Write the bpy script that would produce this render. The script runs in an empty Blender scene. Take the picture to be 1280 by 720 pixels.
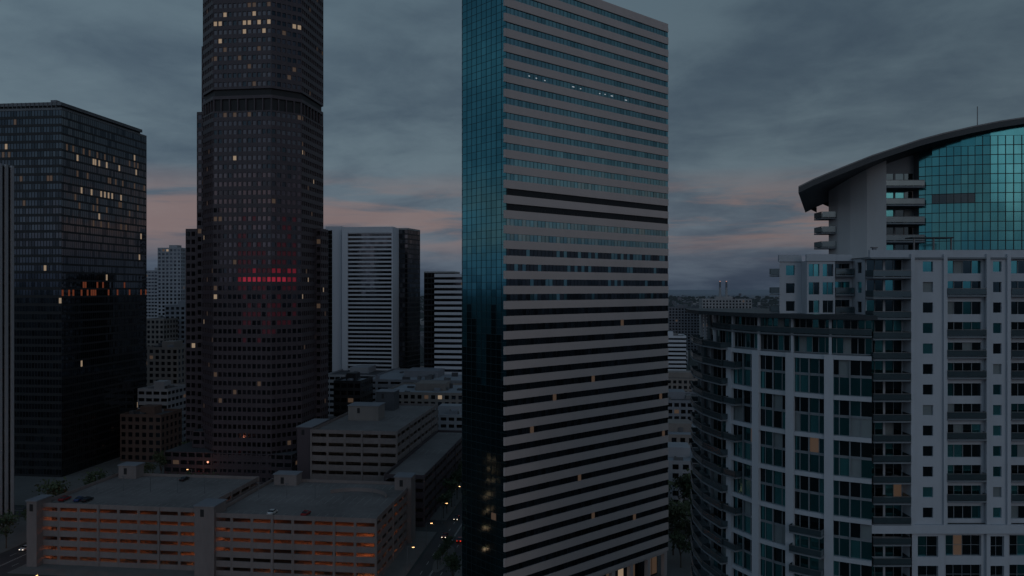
import bpy, math, random
from mathutils import Vector
R=random.Random(7)
scene=bpy.context.scene
H=90.0; F=1000.0
def PX(p,d): return (p-640)/F*d
def PZ(y,d): return H-(y-360)/F*d

# ---------------------------------------------------------------- materials
MATS={}
def nn(nt,t,**k):
    n=nt.nodes.new(t)
    for a,b in k.items(): setattr(n,a,b)
    return n
def math_n(nt,op,a,b=None,clamp=False):
    n=nt.nodes.new('ShaderNodeMath'); n.operation=op; n.use_clamp=clamp
    for i,v in enumerate((a,b)):
        if v is None: continue
        if isinstance(v,(int,float)): n.inputs[i].default_value=v
        else: nt.links.new(v,n.inputs[i])
    return n.outputs[0]
def mixc(nt,f,a,b,blend='MIX'):
    n=nt.nodes.new('ShaderNodeMix'); n.data_type='RGBA'; n.blend_type=blend
    for s,v in ((n.inputs[0],f),(n.inputs[6],a),(n.inputs[7],b)):
        if isinstance(v,(int,float)): s.default_value=v
        elif isinstance(v,tuple): s.default_value=(v[0],v[1],v[2],1)
        else: nt.links.new(v,s)
    return n.outputs[2]
def mat(name,col,rough=0.8,metal=0.0,var=0.25,scale=0.15,streak=True,emit=None,es=0.0,spec=0.4,bump=0.0,sample=False):
    m=bpy.data.materials.new(name); m.use_nodes=True; nt=m.node_tree
    p=nt.nodes['Principled BSDF']
    g=nn(nt,'ShaderNodeNewGeometry')
    mp=nn(nt,'ShaderNodeMapping'); mp.inputs['Scale'].default_value=(1,1,0.3 if streak else 1)
    nt.links.new(g.outputs['Position'],mp.inputs['Vector'])
    n1=nn(nt,'ShaderNodeTexNoise'); n1.inputs['Scale'].default_value=scale; n1.inputs['Detail'].default_value=6; n1.inputs['Roughness'].default_value=0.65
    nt.links.new(mp.outputs[0],n1.inputs['Vector'])
    n2=nn(nt,'ShaderNodeTexNoise'); n2.inputs['Scale'].default_value=scale*9; n2.inputs['Detail'].default_value=3
    nt.links.new(mp.outputs[0],n2.inputs['Vector'])
    a=math_n(nt,'MULTIPLY',math_n(nt,'SUBTRACT',n1.outputs[0],0.5),2*var*1.6)
    b=math_n(nt,'MULTIPLY',math_n(nt,'SUBTRACT',n2.outputs[0],0.5),var)
    f=math_n(nt,'ADD',math_n(nt,'ADD',a,b),1.0)
    vm=nn(nt,'ShaderNodeVectorMath',operation='SCALE'); vm.inputs[0].default_value=col[:3]
    nt.links.new(f,vm.inputs['Scale'])
    nt.links.new(vm.outputs[0],p.inputs['Base Color'])
    p.inputs['Roughness'].default_value=rough; p.inputs['Metallic'].default_value=metal
    p.inputs['Specular IOR Level'].default_value=spec
    if emit:
        p.inputs['Emission Color'].default_value=(*emit,1); p.inputs['Emission Strength'].default_value=es
        if not sample: m.cycles.emission_sampling='NONE'
    if bump:
        bn=nn(nt,'ShaderNodeBump'); bn.inputs['Strength'].default_value=bump; bn.inputs['Distance'].default_value=0.05
        nt.links.new(n2.outputs[0],bn.inputs['Height']); nt.links.new(bn.outputs[0],p.inputs['Normal'])
    MATS[name]=m; return m
mat('beige_panel',(.46,.385,.365),.38,var=.10,scale=.05,spec=.6)
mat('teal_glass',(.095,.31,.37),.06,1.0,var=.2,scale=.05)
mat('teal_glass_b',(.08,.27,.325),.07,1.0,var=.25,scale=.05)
mat('teal_glass_dark_reflect',(.035,.085,.10),.08,1.0,var=.3,scale=.05)
mat('teal_frame',(.02,.05,.06),.4,.5,var=.2)
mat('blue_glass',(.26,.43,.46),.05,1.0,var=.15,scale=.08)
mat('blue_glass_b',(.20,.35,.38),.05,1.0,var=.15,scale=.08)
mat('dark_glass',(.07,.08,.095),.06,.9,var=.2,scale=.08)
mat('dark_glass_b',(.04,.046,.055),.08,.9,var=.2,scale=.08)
mat('smoke_glass',(.15,.155,.17),.05,1.0,var=.2,scale=.06)
mat('black_louver',(.012,.012,.014),.6,var=.3)
mat('brown_granite',(.058,.044,.052),.5,var=.2,scale=.06)
mat('brown_glass',(.085,.075,.085),.08,.9,var=.3,scale=.1)
mat('mullion_dark',(.022,.023,.026),.5,.3,var=.2)
mat('mullion_light',(.25,.26,.27),.5,.2,var=.1)
mat('condo_white',(.375,.40,.44),.75,var=.14,scale=.12)
mat('condo_cream',(.50,.50,.51),.8,var=.08,scale=.12)
mat('condo_slab',(.15,.17,.19),.7,var=.15)
mat('penthouse_glass',(.045,.18,.205),.10,.95,var=.25,scale=.12)
mat('penthouse_glass_b',(.055,.205,.23),.12,.95,var=.25,scale=.12)
mat('condo_teal',(.065,.25,.27),.09,.95,var=.2,scale=.3)
mat('condo_teal_b',(.10,.34,.36),.12,.85,var=.2,scale=.3)
mat('condo_dark',(.035,.055,.065),.08,.9,var=.3,scale=.3)
mat('blind',(.14,.17,.18),.5,var=.2,scale=.3)
mat('roof_metal',(.03,.038,.045),.5,.3,var=.2)
mat('rail_glass',(.08,.115,.13),.15,.6,var=.2)
mat('garage_concrete',(.18,.152,.148),.85,var=.25,scale=.12)
mat('garage_inside',(.17,.13,.105),.9,var=.2)
mat('deck_concrete',(.14,.13,.13),.9,var=.4,scale=.06,streak=False)
mat('white_concrete',(.48,.50,.55),.8,var=.08,scale=.04)
mat('pale_wall',(.26,.27,.295),.8,var=.15,scale=.06)
mat('rib_concrete',(.30,.30,.32),.8,var=.08,scale=.04)
mat('grey_concrete',(.17,.18,.205),.85,var=.15,scale=.05)
mat('pale_roof',(.22,.24,.27),.9,var=.25,scale=.05,streak=False)
mat('dark_roof',(.06,.062,.07),.9,var=.3,scale=.08,streak=False)
mat('brick',(.10,.065,.055),.9,var=.2,scale=.1)
mat('tan_wall',(.19,.17,.16),.9,var=.2,scale=.08)
mat('asphalt',(.045,.046,.05),.75,var=.35,scale=.12,streak=False)
mat('pavement',(.13,.128,.125),.9,var=.2,scale=.2,streak=False)
mat('road_paint',(.5,.5,.48),.7,var=.2,scale=.5,streak=False)
mat('deck_paint',(.26,.26,.25),.8,var=.4,scale=.5,streak=False)
mat('leaves',(.035,.055,.03),.9,var=.6,scale=.5,streak=False)
mat('leaves_b',(.055,.075,.04),.9,var=.6,scale=.5,streak=False)
mat('bark',(.06,.045,.035),.9)
mat('steel',(.13,.135,.145),.5,.5)
mat('tyre',(.015,.015,.015),.9)
for n,c in (('car_white',(.6,.6,.6)),('car_black',(.02,.02,.022)),('car_silver',(.3,.31,.33)),('car_red',(.25,.02,.02)),('car_blue',(.03,.06,.16))):
    mat(n,c,.25,.2,var=.05)
mat('lit_warm',(.2,.15,.1),.4,emit=(1,.72,.48),es=.24)
mat('lit_dim',(.06,.05,.045),.3,emit=(1,.62,.40),es=.045)
mat('lit_cool',(.2,.2,.2),.4,emit=(.85,.92,1),es=.38)
mat('red_reflect',(.1,.02,.02),.4,emit=(1,.05,.12),es=.20)
mat('red_reflect_mid',(.08,.02,.02),.4,emit=(1,.05,.12),es=.09)
mat('red_reflect_dim',(.04,.02,.03),.3,emit=(.9,.07,.12),es=.016)
mat('lit_orange',(.1,.05,.02),.4,emit=(1,.22,.09),es=.085)
mat('garage_lamp',(.5,.4,.3),.4,emit=(1,.28,.10),es=36.0,sample=True)
mat('street_bulb',(.5,.4,.3),.4,emit=(1,.5,.2),es=5.0)
mat('head_light',(.5,.5,.5),.4,emit=(1,.85,.65),es=2.5)
mat('tail_light',(.5,.02,.02),.4,emit=(1,.05,.02),es=3.0)
mat('beacon',(.5,.5,.5),.4,emit=(1,.4,.25),es=.6)

def ground_mat():
    m=bpy.data.materials.new('ground_city'); m.use_nodes=True; nt=m.node_tree; p=nt.nodes['Principled BSDF']
    g=nn(nt,'ShaderNodeNewGeometry')
    n=nn(nt,'ShaderNodeTexNoise'); n.inputs['Scale'].default_value=.012; n.inputs['Detail'].default_value=10; n.inputs['Roughness'].default_value=.7
    nt.links.new(g.outputs['Position'],n.inputs['Vector'])
    v=nn(nt,'ShaderNodeTexVoronoi'); v.inputs['Scale'].default_value=.03
    nt.links.new(g.outputs['Position'],v.inputs['Vector'])
    c=mixc(nt,n.outputs[0],(.02,.025,.022),(.08,.08,.085))
    c=mixc(nt,0.25,c,v.outputs['Color'],'MULTIPLY')
    nt.links.new(c,p.inputs['Base Color']); p.inputs['Roughness'].default_value=.95
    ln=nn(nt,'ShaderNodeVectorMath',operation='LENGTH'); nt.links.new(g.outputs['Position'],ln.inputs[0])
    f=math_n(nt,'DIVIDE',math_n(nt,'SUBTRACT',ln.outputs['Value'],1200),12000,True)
    p.inputs['Emission Color'].default_value=(.018,.030,.048,1)  # painted haze: bluish glow that grows with distance from the origin
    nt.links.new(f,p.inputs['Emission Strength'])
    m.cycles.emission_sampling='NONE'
    MATS['ground_city']=m
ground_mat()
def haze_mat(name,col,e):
    mat(name,col,.95,var=.4,scale=.02,streak=False,emit=(.45,.7,1.0),es=e)  # faint blue emission stands in for distance haze
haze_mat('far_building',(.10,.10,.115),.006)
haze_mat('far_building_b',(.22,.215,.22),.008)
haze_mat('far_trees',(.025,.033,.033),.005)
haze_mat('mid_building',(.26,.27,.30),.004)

# ---------------------------------------------------------------- mesh builder
class M:
    def __init__(s): s.v=[];s.f=[];s.m=[];s.slots=[]
    def mi(s,n):
        if n not in s.slots: s.slots.append(n)
        return s.slots.index(n)
    def poly(s,pts,m):
        i=len(s.v); s.v+= [tuple(p) for p in pts]; s.f.append(tuple(range(i,i+len(pts)))); s.m.append(s.mi(m))
    def obox(s,o,u,v,lu,lv,z0,z1,m,top=None):
        a=(o[0],o[1]); b=(o[0]+u[0]*lu,o[1]+u[1]*lu); c=(b[0]+v[0]*lv,b[1]+v[1]*lv); d=(a[0]+v[0]*lv,a[1]+v[1]*lv)
        if (b[0]-a[0])*(d[1]-a[1])-(b[1]-a[1])*(d[0]-a[0])<0: b,d=d,b
        s.prism([a,b,c,d],z0,z1,m,top)
    def box(s,x0,x1,y0,y1,z0,z1,m,top=None):
        s.prism([(x0,y0),(x1,y0),(x1,y1),(x0,y1)],z0,z1,m,top)
    def prism(s,pl,z0,z1,m,top=None,bottom=True):
        n=len(pl)
        for i in range(n):
            a=pl[i]; b=pl[(i+1)%n]
            s.poly([(*a,z0),(*b,z0),(*b,z1),(*a,z1)],m)
        s.poly([(*p,z1) for p in pl],top or m)
        if bottom: s.poly([(*p,z0) for p in reversed(pl)],m)
    def facade(s,p0,p1,z0,z1,nf,nb,wall,pane,l=.15,b=.25,t=.15,depth=.3,mull=0,mullm='mullion_dark',hm=0,jit=.012,r=None,proud=0,hole=False,mw=.08):
        if r is None: r=l
        dx,dy=p1[0]-p0[0],p1[1]-p0[1]; L=math.hypot(dx,dy); ux,uy=dx/L,dy/L; nx,ny=uy,-ux
        def P(a,z,o=0.0): return (p0[0]+ux*a+nx*o,p0[1]+uy*a+ny*o,z)
        bw=L/nb; fh=(z1-z0)/nf
        for f in range(nf):
            za=z0+f*fh; zb=za+fh; wa=za+b*fh; wb=zb-t*fh
            if b>0: s.poly([P(0,za,proud),P(L,za,proud),P(L,wa,proud),P(0,wa,proud)],wall)
            if t>0: s.poly([P(0,wb,proud),P(L,wb,proud),P(L,zb,proud),P(0,zb,proud)],wall)
            s.poly([P(0,wa,proud),P(L,wa,proud),P(L,wa,-depth),P(0,wa,-depth)],wall)
            s.poly([P(0,wb,-depth),P(L,wb,-depth),P(L,wb,proud),P(0,wb,proud)],wall)
            for k in range(nb):
                a0=k*bw; a1=a0+bw; w0=a0+l*bw; w1=a1-r*bw
                if l>0:
                    s.poly([P(a0,wa),P(w0,wa),P(w0,wb),P(a0,wb)],wall)
                    s.poly([P(w0,wa),P(w0,wa,-depth),P(w0,wb,-depth),P(w0,wb)],wall)
                if r>0:
                    s.poly([P(w1,wa),P(a1,wa),P(a1,wb),P(w1,wb)],wall)
                    s.poly([P(w1,wa,-depth),P(w1,wa),P(w1,wb),P(w1,wb,-depth)],wall)
                if hole: continue
                np_=mull+1; pw=(w1-w0)/np_
                for q in range(np_):
                    mt=pane(f,k,nf,nb) if callable(pane) else pane
                    j0=R.uniform(-jit,jit); j1=R.uniform(-jit,jit)
                    s.poly([P(w0+q*pw,wa,-depth),P(w0+(q+1)*pw,wa,-depth+j0),P(w0+(q+1)*pw,wb,-depth+j0+j1),P(w0+q*pw,wb,-depth+j1)],mt)
                    if q or l==0:
                        c=w0+q*pw
                        s.poly([P(c-mw/2,wa,-depth+.08),P(c+mw/2,wa,-depth+.08),P(c+mw/2,wb,-depth+.08),P(c-mw/2,wb,-depth+.08)],mullm)
                for h in range(hm):
                    zz=wa+(wb-wa)*(h+1)/(hm+1)
                    s.poly([P(w0,zz-.04,-depth+.09),P(w1,zz-.04,-depth+.09),P(w1,zz+.04,-depth+.09),P(w0,zz+.04,-depth+.09)],mullm)
    def obj(s,name,parent=None,smooth=False):
        me=bpy.data.meshes.new(name); me.from_pydata(s.v,[],s.f)
        for n in s.slots: me.materials.append(MATS[n])
        me.polygons.foreach_set('material_index',s.m)
        if smooth: me.polygons.foreach_set('use_smooth',[True]*len(s.f))
        me.update()
        o=bpy.data.objects.new(name,me); scene.collection.objects.link(o)
        if parent: o.parent=parent
        return o
def empty(name):
    e=bpy.data.objects.new(name,None); scene.collection.objects.link(e); e.empty_display_size=1; return e
def offs(p,u,v,a,b): return (p[0]+u[0]*a+v[0]*b,p[1]+u[1]*a+v[1]*b)
def picker(items):
    names=[i[0] for i in items]; w=[i[1] for i in items]
    return lambda f,k,nf,nb: R.choices(names,w)[0]
ang=math.radians(7)
V=(math.sin(ang),math.cos(ang)); U=(math.cos(ang),-math.sin(ang))

def rooftop_units(m,o,u,v,lu,lv,z,n,hmax=3.0,mats=('grey_concrete','steel','dark_roof')):
    for i in range(n):
        a=R.uniform(.05,.8)*lu; b=R.uniform(.05,.8)*lv
        w=R.uniform(1.5,5); d=R.uniform(1.5,5); h=R.uniform(.8,hmax)
        mm=R.choice(mats)
        q=offs(o,u,v,a,b)
        m.obox(q,u,v,min(w,lu*.2+1),min(d,lv*.2+1),z+.004,z+h,mm)
        if R.random()<.4: m.obox(offs(q,u,v,.3,.3),u,v,.8,.8,z+h+.003,z+h+.5,'steel')
def parapet(m,o,u,v,lu,lv,z,h=1.1,w=.35,mt='grey_concrete'):
    m.obox(o,u,v,lu,w,z+.002,z+h,mt)
    m.obox(offs(o,u,v,0,lv-w),u,v,lu,w,z+.002,z+h,mt)
    m.obox(offs(o,u,v,0,w+.002),u,v,w,lv-2*w-.004,z+.002,z+h,mt)
    m.obox(offs(o,u,v,lu-w,w+.002),u,v,w,lv-2*w-.004,z+.002,z+h,mt)

def simple_building(name,o,u,v,lu,lv,z1,wall,pane,fh=3.8,bw=4.0,l=.15,b=.3,t=.12,roof='dark_roof',units=4,z0=0,mull=0,depth=.3,hm=0,parent=None,pen=True,par=1.1):
    e=parent or empty(name)
    w=M(); nf=max(1,round((z1-z0)/fh))
    c=[o,offs(o,u,v,lu,0),offs(o,u,v,lu,lv),offs(o,u,v,0,lv)]
    for i in range(4):
        a,bb=c[i],c[(i+1)%4]; L=math.hypot(bb[0]-a[0],bb[1]-a[1])
        w.facade(a,bb,z0,z1,nf,max(1,round(L/bw)),wall,pane,l=l,b=b,t=t,depth=depth,mull=mull,hm=hm)
    w.obj('walls',e)
    r=M(); r.poly([(*p,z1) for p in c],roof)
    if par: parapet(r,o,u,v,lu,lv,z1,par,.4,wall)
    rooftop_units(r,o,u,v,lu,lv,z1,units)
    if pen and lu>15:
        r.obox(offs(o,u,v,lu*.3,lv*.35),u,v,lu*.35,lv*.35,z1+.006,z1+4.2,wall)
    r.obj('roof',e)
    return e

# ================================================================= striped tower
def striped_tower():
    e=empty('striped_glass_office_tower')
    A=(-1.4,205.0);B=(48.8,250.0);n=(-.668,.745); u=(.745,.668)
    C=(A[0]+n[0]*18.3,A[1]+n[1]*18.3); C2=(C[0]-.3,C[1]+3.4)
    D=(B[0]+n[0]*22,B[1]+n[1]*22)
    zt=171.0;z0=8.0;nf=42
    w=M()
    def pf(f,k,a,b):
        if f in(26,27): return 'black_louver'
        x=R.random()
        if f<20:  # darker glass on lower floors paints in the reflected dark city
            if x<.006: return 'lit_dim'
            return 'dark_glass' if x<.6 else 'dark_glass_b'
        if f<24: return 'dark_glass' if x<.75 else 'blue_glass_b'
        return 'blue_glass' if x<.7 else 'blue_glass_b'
    fh=(zt-z0)/nf
    w.facade(A,B,z0,zt,nf,48,'beige_panel',pf,l=0,b=.275,t=.275,depth=.22,proud=.12,mull=0,mw=.08,jit=.02)
    w.obj('main_facade',e)
    ll=M()
    for i in range(15):
        a=8+i*2.75+R.uniform(-.5,.5)
        if R.random()<.3: continue
        q=offs(A,u,n,a,.12); zz=z0+35.42*fh+R.uniform(-.1,.3)
        ll.obox(q,u,n,.4 if R.random()<.7 else .8,.06,zz,zz+.22,'lit_cool')
    ll.obj('office_ceiling_lights',e)
    g=M()
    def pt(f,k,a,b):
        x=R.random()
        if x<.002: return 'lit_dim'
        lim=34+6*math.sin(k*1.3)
        if f<lim: return 'teal_glass_dark_reflect'  # lower panes darker: ground reflection put into the glass colour
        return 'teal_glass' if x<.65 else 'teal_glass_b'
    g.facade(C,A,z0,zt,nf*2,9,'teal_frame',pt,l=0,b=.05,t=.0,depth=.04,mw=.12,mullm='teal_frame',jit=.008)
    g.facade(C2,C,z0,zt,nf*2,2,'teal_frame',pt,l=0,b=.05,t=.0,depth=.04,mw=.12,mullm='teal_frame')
    g.facade(B,D,z0,zt,nf,16,'beige_panel',pf,l=0,b=.27,t=.27,depth=.25)
    g.facade(D,C2,z0,zt,nf,48,'beige_panel',pf,l=0,b=.27,t=.27,depth=.25)
    for f in range(nf):
        za=z0+f*fh
        g.obox((A[0]-u[0]*.7+.05,A[1]-u[1]*.7-.12),u,n,.72,.5,za-.27*fh+.01,za+.27*fh-.01,'beige_panel')
    g.obj('end_facades',e)
    r=M(); r.prism([C2,C,A,B,D],zt,zt+1.5,'beige_panel','dark_roof'); r.obj('parapet',e)
    l=M()
    l.facade(offs(A,u,n,1.5,3.2),offs(A,u,n,66,3.2),.15,z0-.02,1,24,'mullion_dark',picker([('dark_glass',6),('lit_dim',2),('lit_warm',.5)]),l=.03,b=.05,t=.1,depth=.1)
    l.prism([offs(C,u,n,.1,0),offs(A,u,n,.1,.1),offs(A,u,n,67,.1),offs(A,u,n,67,18)],z0-.6,z0-.01,'beige_panel')
    for i in range(9):
        l.obox(offs(A,u,n,.3+i*8.2,.3),u,n,1.3,1.3,.15,z0-.62,'beige_panel')
    l.obox(offs(A,u,n,2,4),u,n,60,13,.15,z0-.7,'grey_concrete')
    l.obj('lobby',e)
striped_tower()

# ================================================================= brown skyscraper
def brown_tower():
    e=empty('brown_granite_skyscraper')
    cx,cy=PX(331,392),392
    hw=24.6; ch=10.5
    loc=[(-hw,-hw+ch),(-hw+ch,-hw),(hw-ch,-hw),(hw,-hw+ch),(hw,hw-ch),(hw-ch,hw),(-hw+ch,hw),(-hw,hw-ch)]
    def rot(p,s=1): return (cx+U[0]*p[0]*s+V[0]*p[1]*s,cy+U[1]*p[0]*s+V[1]*p[1]*s)
    pts=[rot(p) for p in loc]
    zt=262; fh=3.95
    def mk(i):
        def pf(f,k,a,b):
            z=f*fh; x=R.random(); dx=(k/b)
            red=(i==1 and dx>.35) or (i==2 and dx<.8)
            if i in(1,2):
                if 208<z<217 and x<.28: return 'lit_warm'
                if 200<z<208 and x<.08: return 'lit_warm'
                if 164<z<170 and i==1 and x<.3: return 'lit_dim'
                if z>185 and x<.02: return 'lit_warm'
                if z>185 and x<.10: return 'lit_dim'
            if red:  # glowing panes paint in reflected red light, not lit rooms
                if 90<z<94.8: return 'red_reflect' if x<.6 else 'red_reflect_mid'
                if 94<z<98: return 'red_reflect_mid' if x<.5 else 'red_reflect_dim'
                if 62<z<120 and x<.8*(1-abs(z-92)/34): return 'red_reflect_dim'
            if x<.004: return 'lit_warm'
            if x<.03: return 'lit_dim'
            return 'brown_glass' if x<.75 else 'dark_glass_b'
        return pf
    def pf2(f,k,a,b):
        x=R.random()
        if x<.003: return 'lit_warm'
        if x<.02: return 'lit_dim'
        return 'brown_glass' if x<.7 else 'dark_glass_b'
    zm0,zm1=171.5,181.5
    w=M()
    for i in range(8):
        a,b=pts[i],pts[(i+1)%8]; L=math.hypot(a[0]-b[0],a[1]-b[1]); nb=round(L/2.3)
        fn=mk(i)
        n1=round(zm0/fh)
        w.facade(a,b,0,zm0,n1,nb,'brown_granite',fn,l=.14,b=.30,t=.18,depth=.35)
        n2=round((zt-zm1)/fh); f0=round(zm1/fh)
        w.facade(a,b,zm1,zt,n2,nb,'brown_granite',(lambda f,k,a_,b_,fn=fn,f0=f0: fn(f+f0,k,a_,b_)),l=.14,b=.30,t=.18,depth=.35)
    ip=[rot(p,.965) for p in loc]
    w.prism(ip,zm0,zm1,'black_louver')
    for i in range(8):
        a,b=pts[i],pts[(i+1)%8]; L=math.hypot(a[0]-b[0],a[1]-b[1]); nb=round(L/4.2)
        d=((b[0]-a[0])/L,(b[1]-a[1])/L); nrm=(-d[1],d[0])
        for k in range(nb+1):
            w.obox(offs(a,d,nrm,k*L/nb-.35 if k else 0,0.12),d,nrm,.5,.7,zm0+.003,zm1-4.5,'brown_granite')
        w.obox(offs(a,d,nrm,.02,.06),d,nrm,L-.04,.5,zm1-4.48,zm1-3.0,'brown_granite')
    w.prism(pts,zt,zt+1,'brown_granite','dark_roof'); w.prism(pts,zm0-.03,zm0-.004,'brown_granite'); w.prism(pts,zm1+.004,zm1+.04,'brown_granite')
    w.obj('main_shaft',e)
    s=M()
    def blk(px0,px1,d0,dep,z):
        o=(PX(px0,d0),d0); lu=(px1-px0)/F*d0
        c=[o,offs(o,U,V,lu,0),offs(o,U,V,lu,dep),offs(o,U,V,0,dep)]
        nf=round(z/fh)
        for i in range(4):
            a,b=c[i],c[(i+1)%4]; L=math.hypot(a[0]-b[0],a[1]-b[1])
            s.facade(a,b,0,z,nf,max(1,round(L/2.6)),'brown_granite',pf2,l=.14,b=.28,t=.16,depth=.35)
        s.prism(c,z,z+.8,'brown_granite','dark_roof')
    blk(252,330,388,30,PZ(60,388)); blk(246,335,392,24,PZ(142,392)); blk(232,340,397,18,PZ(288,397)); blk(330,404,396,10,PZ(288,396))
    s.obj('setback_wings',e)
    p=M()
    o=(PX(205,372),372); lu=62
    for a,z in((0,14),(9,22)):
        c=[offs(o,U,V,a,a),offs(o,U,V,lu,a),offs(o,U,V,lu,60),offs(o,U,V,a,60)]
        for i in range(4):
            q,b=c[i],c[(i+1)%4]; L=math.hypot(q[0]-b[0],q[1]-b[1])
            p.facade(q,b,0,z,max(2,round(z/4)),round(L/4),'brown_granite',picker([('dark_glass',8),('lit_dim',.6)]),l=.1,b=.35,t=.1)
        p.poly([(*k,z) for k in c],'dark_roof')
    p.obj('podium',e)
brown_tower()

# ================================================================= dark glass building
def dark_building():
    e=empty('dark_glass_office_building')
    A=(PX(77,380),380.); v=(.115,.9934); u=(.9934,-.115)
    lw=62; lv=71
    c=[offs(A,u,v,-lw,0),A,offs(A,u,v,0,lv),offs(A,u,v,-lw,lv)]
    zt=PZ(137,380); nf=45
    fh=zt/nf
    def pl(f,k,a,b):
        x=R.random(); z=f*fh
        if f in(36,37,39,41) and x<.12: return 'lit_dim'
        if z>120 and x<.02: return 'lit_dim'
        if f==40 and x<.06: return 'lit_warm'
        if z<120 and x<.003: return 'lit_warm'
        return 'dark_glass' if x<.7 else 'dark_glass_b'
    def pr(f,k,a,b):
        x=R.random(); z=f*fh
        if f==22 and x<.35: return 'lit_orange'
        if f==23 and x<.10: return 'lit_orange'
        if f in (31,33,34,37,40) and x<.2: return 'lit_dim'
        if f in(39,35) and x<.10: return 'lit_warm'
        if x<.003: return 'lit_warm'
        if f<22: return 'dark_glass' if x<.7 else 'dark_glass_b'  # dark panes below, paler above: sky reflection painted in by pane colour
        return 'smoke_glass' if x<.8 else 'dark_glass'
    w=M()
    w.facade(c[0],c[1],0,zt,nf,40,'mullion_dark',pl,l=.06,b=.30,t=.04,depth=.12)
    w.facade(c[1],c[2],0,zt,nf,46,'mullion_dark',pr,l=.05,b=.20,t=.04,depth=.05)
    w.facade(c[2],c[3],0,zt,nf,40,'mullion_dark',pl,l=.06,b=.3,t=.04,depth=.12)
    w.facade(c[3],c[0],0,zt,nf,46,'mullion_dark',pr,l=.05,b=.3,t=.04,depth=.12)
    w.obj('facades',e)
    r=M(); r.poly([(*p,zt) for p in c],'dark_roof')
    o=offs(c[0],u,v,2,2)
    r.obox(o,u,v,lw-4,lv-5,zt+.01,zt+2.4,'mullion_dark')
    r.obox(offs(o,u,v,-.8,-.8),u,v,lw-2.4,lv-3.4,zt+2.42,zt+4.0,'steel','dark_roof')
    for i in range(26): r.obox(offs(o,u,v,i*2.25,-1.05),u,v,.25,.22,zt+.01,zt+4.0,'steel')
    r.obox(offs(A,u,v,-20,12),u,v,9,8,zt+4.02,zt+6.6,'steel')
    r.obox(offs(A,u,v,-16,14),u,v,3,3,zt+6.62,zt+8.2,'grey_concrete')
    for i in range(6): r.obox(offs(A,u,v,-34+i*3.5,10+i%3*4),u,v,1.2,1.2,zt+4.02,zt+5+R.random()*1.6,'steel')
    parapet(r,c[0],u,v,lw,lv,zt,1.0,.4,'steel')
    r.obj('roof_plant',e)
dark_building()

def fin_tower():
    e=empty('ribbed_office_tower')
    PB=(PX(18,306),306.); dep=24
    P1=offs(PB,U,V,0,-dep); zt=PZ(210,306)
    o=offs(P1,U,V,-36,0); w=M()
    c=[o,P1,PB,offs(o,U,V,0,dep)]
    for i in range(4):
        a,b=c[i],c[(i+1)%4]; L=math.hypot(a[0]-b[0],a[1]-b[1])
        w.facade(a,b,0,zt,34,round(L/3.0),'black_louver',picker([('dark_glass',8),('dark_glass_b',4),('lit_dim',.15)]),l=.0,b=.2,t=.1,depth=.15)
        d=((b[0]-a[0])/L,(b[1]-a[1])/L); nrm=(d[1],-d[0]); n=round(L/3.0)
        for k in range(n):
            w.obox(offs(a,d,nrm,k*3.0+.9,.01),d,nrm,1.1,.7,0,zt+.6,'rib_concrete')
    w.poly([(*p,zt) for p in c],'dark_roof')
    w.obj('walls',e)
fin_tower()

# ================================================================= white louvred tower group
def white_group():
    e=empty('white_louvred_office_tower')
    d=600.; A=(PX(428,d),d); zt=PZ(284,d); lu=65/F*d
    w=M()
    nf=36
    w.obox(A,U,V,lu,34,0,zt-.01,'white_concrete','pale_roof')
    w.facade(offs(A,U,V,4.5,-.6),offs(A,U,V,lu-.8,-.6),20,zt-4.5,nf,10,'white_concrete',picker([('dark_glass_b',9),('dark_glass',4),('lit_dim',.03)]),l=0,b=.22,t=.2,depth=.5,mw=.15)
    w.obox(offs(A,U,V,-.01,-1.2),U,V,4.5,1.19,0,zt,'white_concrete'); w.obox(offs(A,U,V,lu-.8,-1.2),U,V,.8,1.19,0,zt,'white_concrete')
    w.obox(offs(A,U,V,4.5,-1.2),U,V,lu-5.3,1.19,zt-4.5,zt,'white_concrete')
    w.obj('louvred_slab',e)
    l=M(); o=(PX(407,608),608.); z2=PZ(283,608)
    l.obox(o,U,V,12.5,26,0,z2,'white_concrete','pale_roof')
    l.facade(offs(o,U,V,2.2,-.3),offs(o,U,V,5.2,-.3),10,z2-3,36,2,'black_louver','dark_glass_b',l=0,b=.1,t=.1,depth=.1)
    l.obj('service_core',e)
    g=M(); o=(PX(493.5,612),612.); z3=PZ(287,612)
    c=[o,offs(o,U,V,10,0),offs(o,U,V,14.5,22),offs(o,U,V,10,34),offs(o,U,V,0,34)]
    for i in range(5):
        a,b=c[i],c[(i+1)%5]; L=math.hypot(a[0]-b[0],a[1]-b[1])
        g.facade(a,b,0,z3,36,max(2,round(L/2)),'mullion_dark',picker([('dark_glass',6),('smoke_glass',1),('dark_glass_b',4)]),l=.04,b=.2,t=.05,depth=.1)
    g.prism(c,z3,z3+1.2,'mullion_light','dark_roof'); g.obj('glass_wing',e)
white_group()
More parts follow.
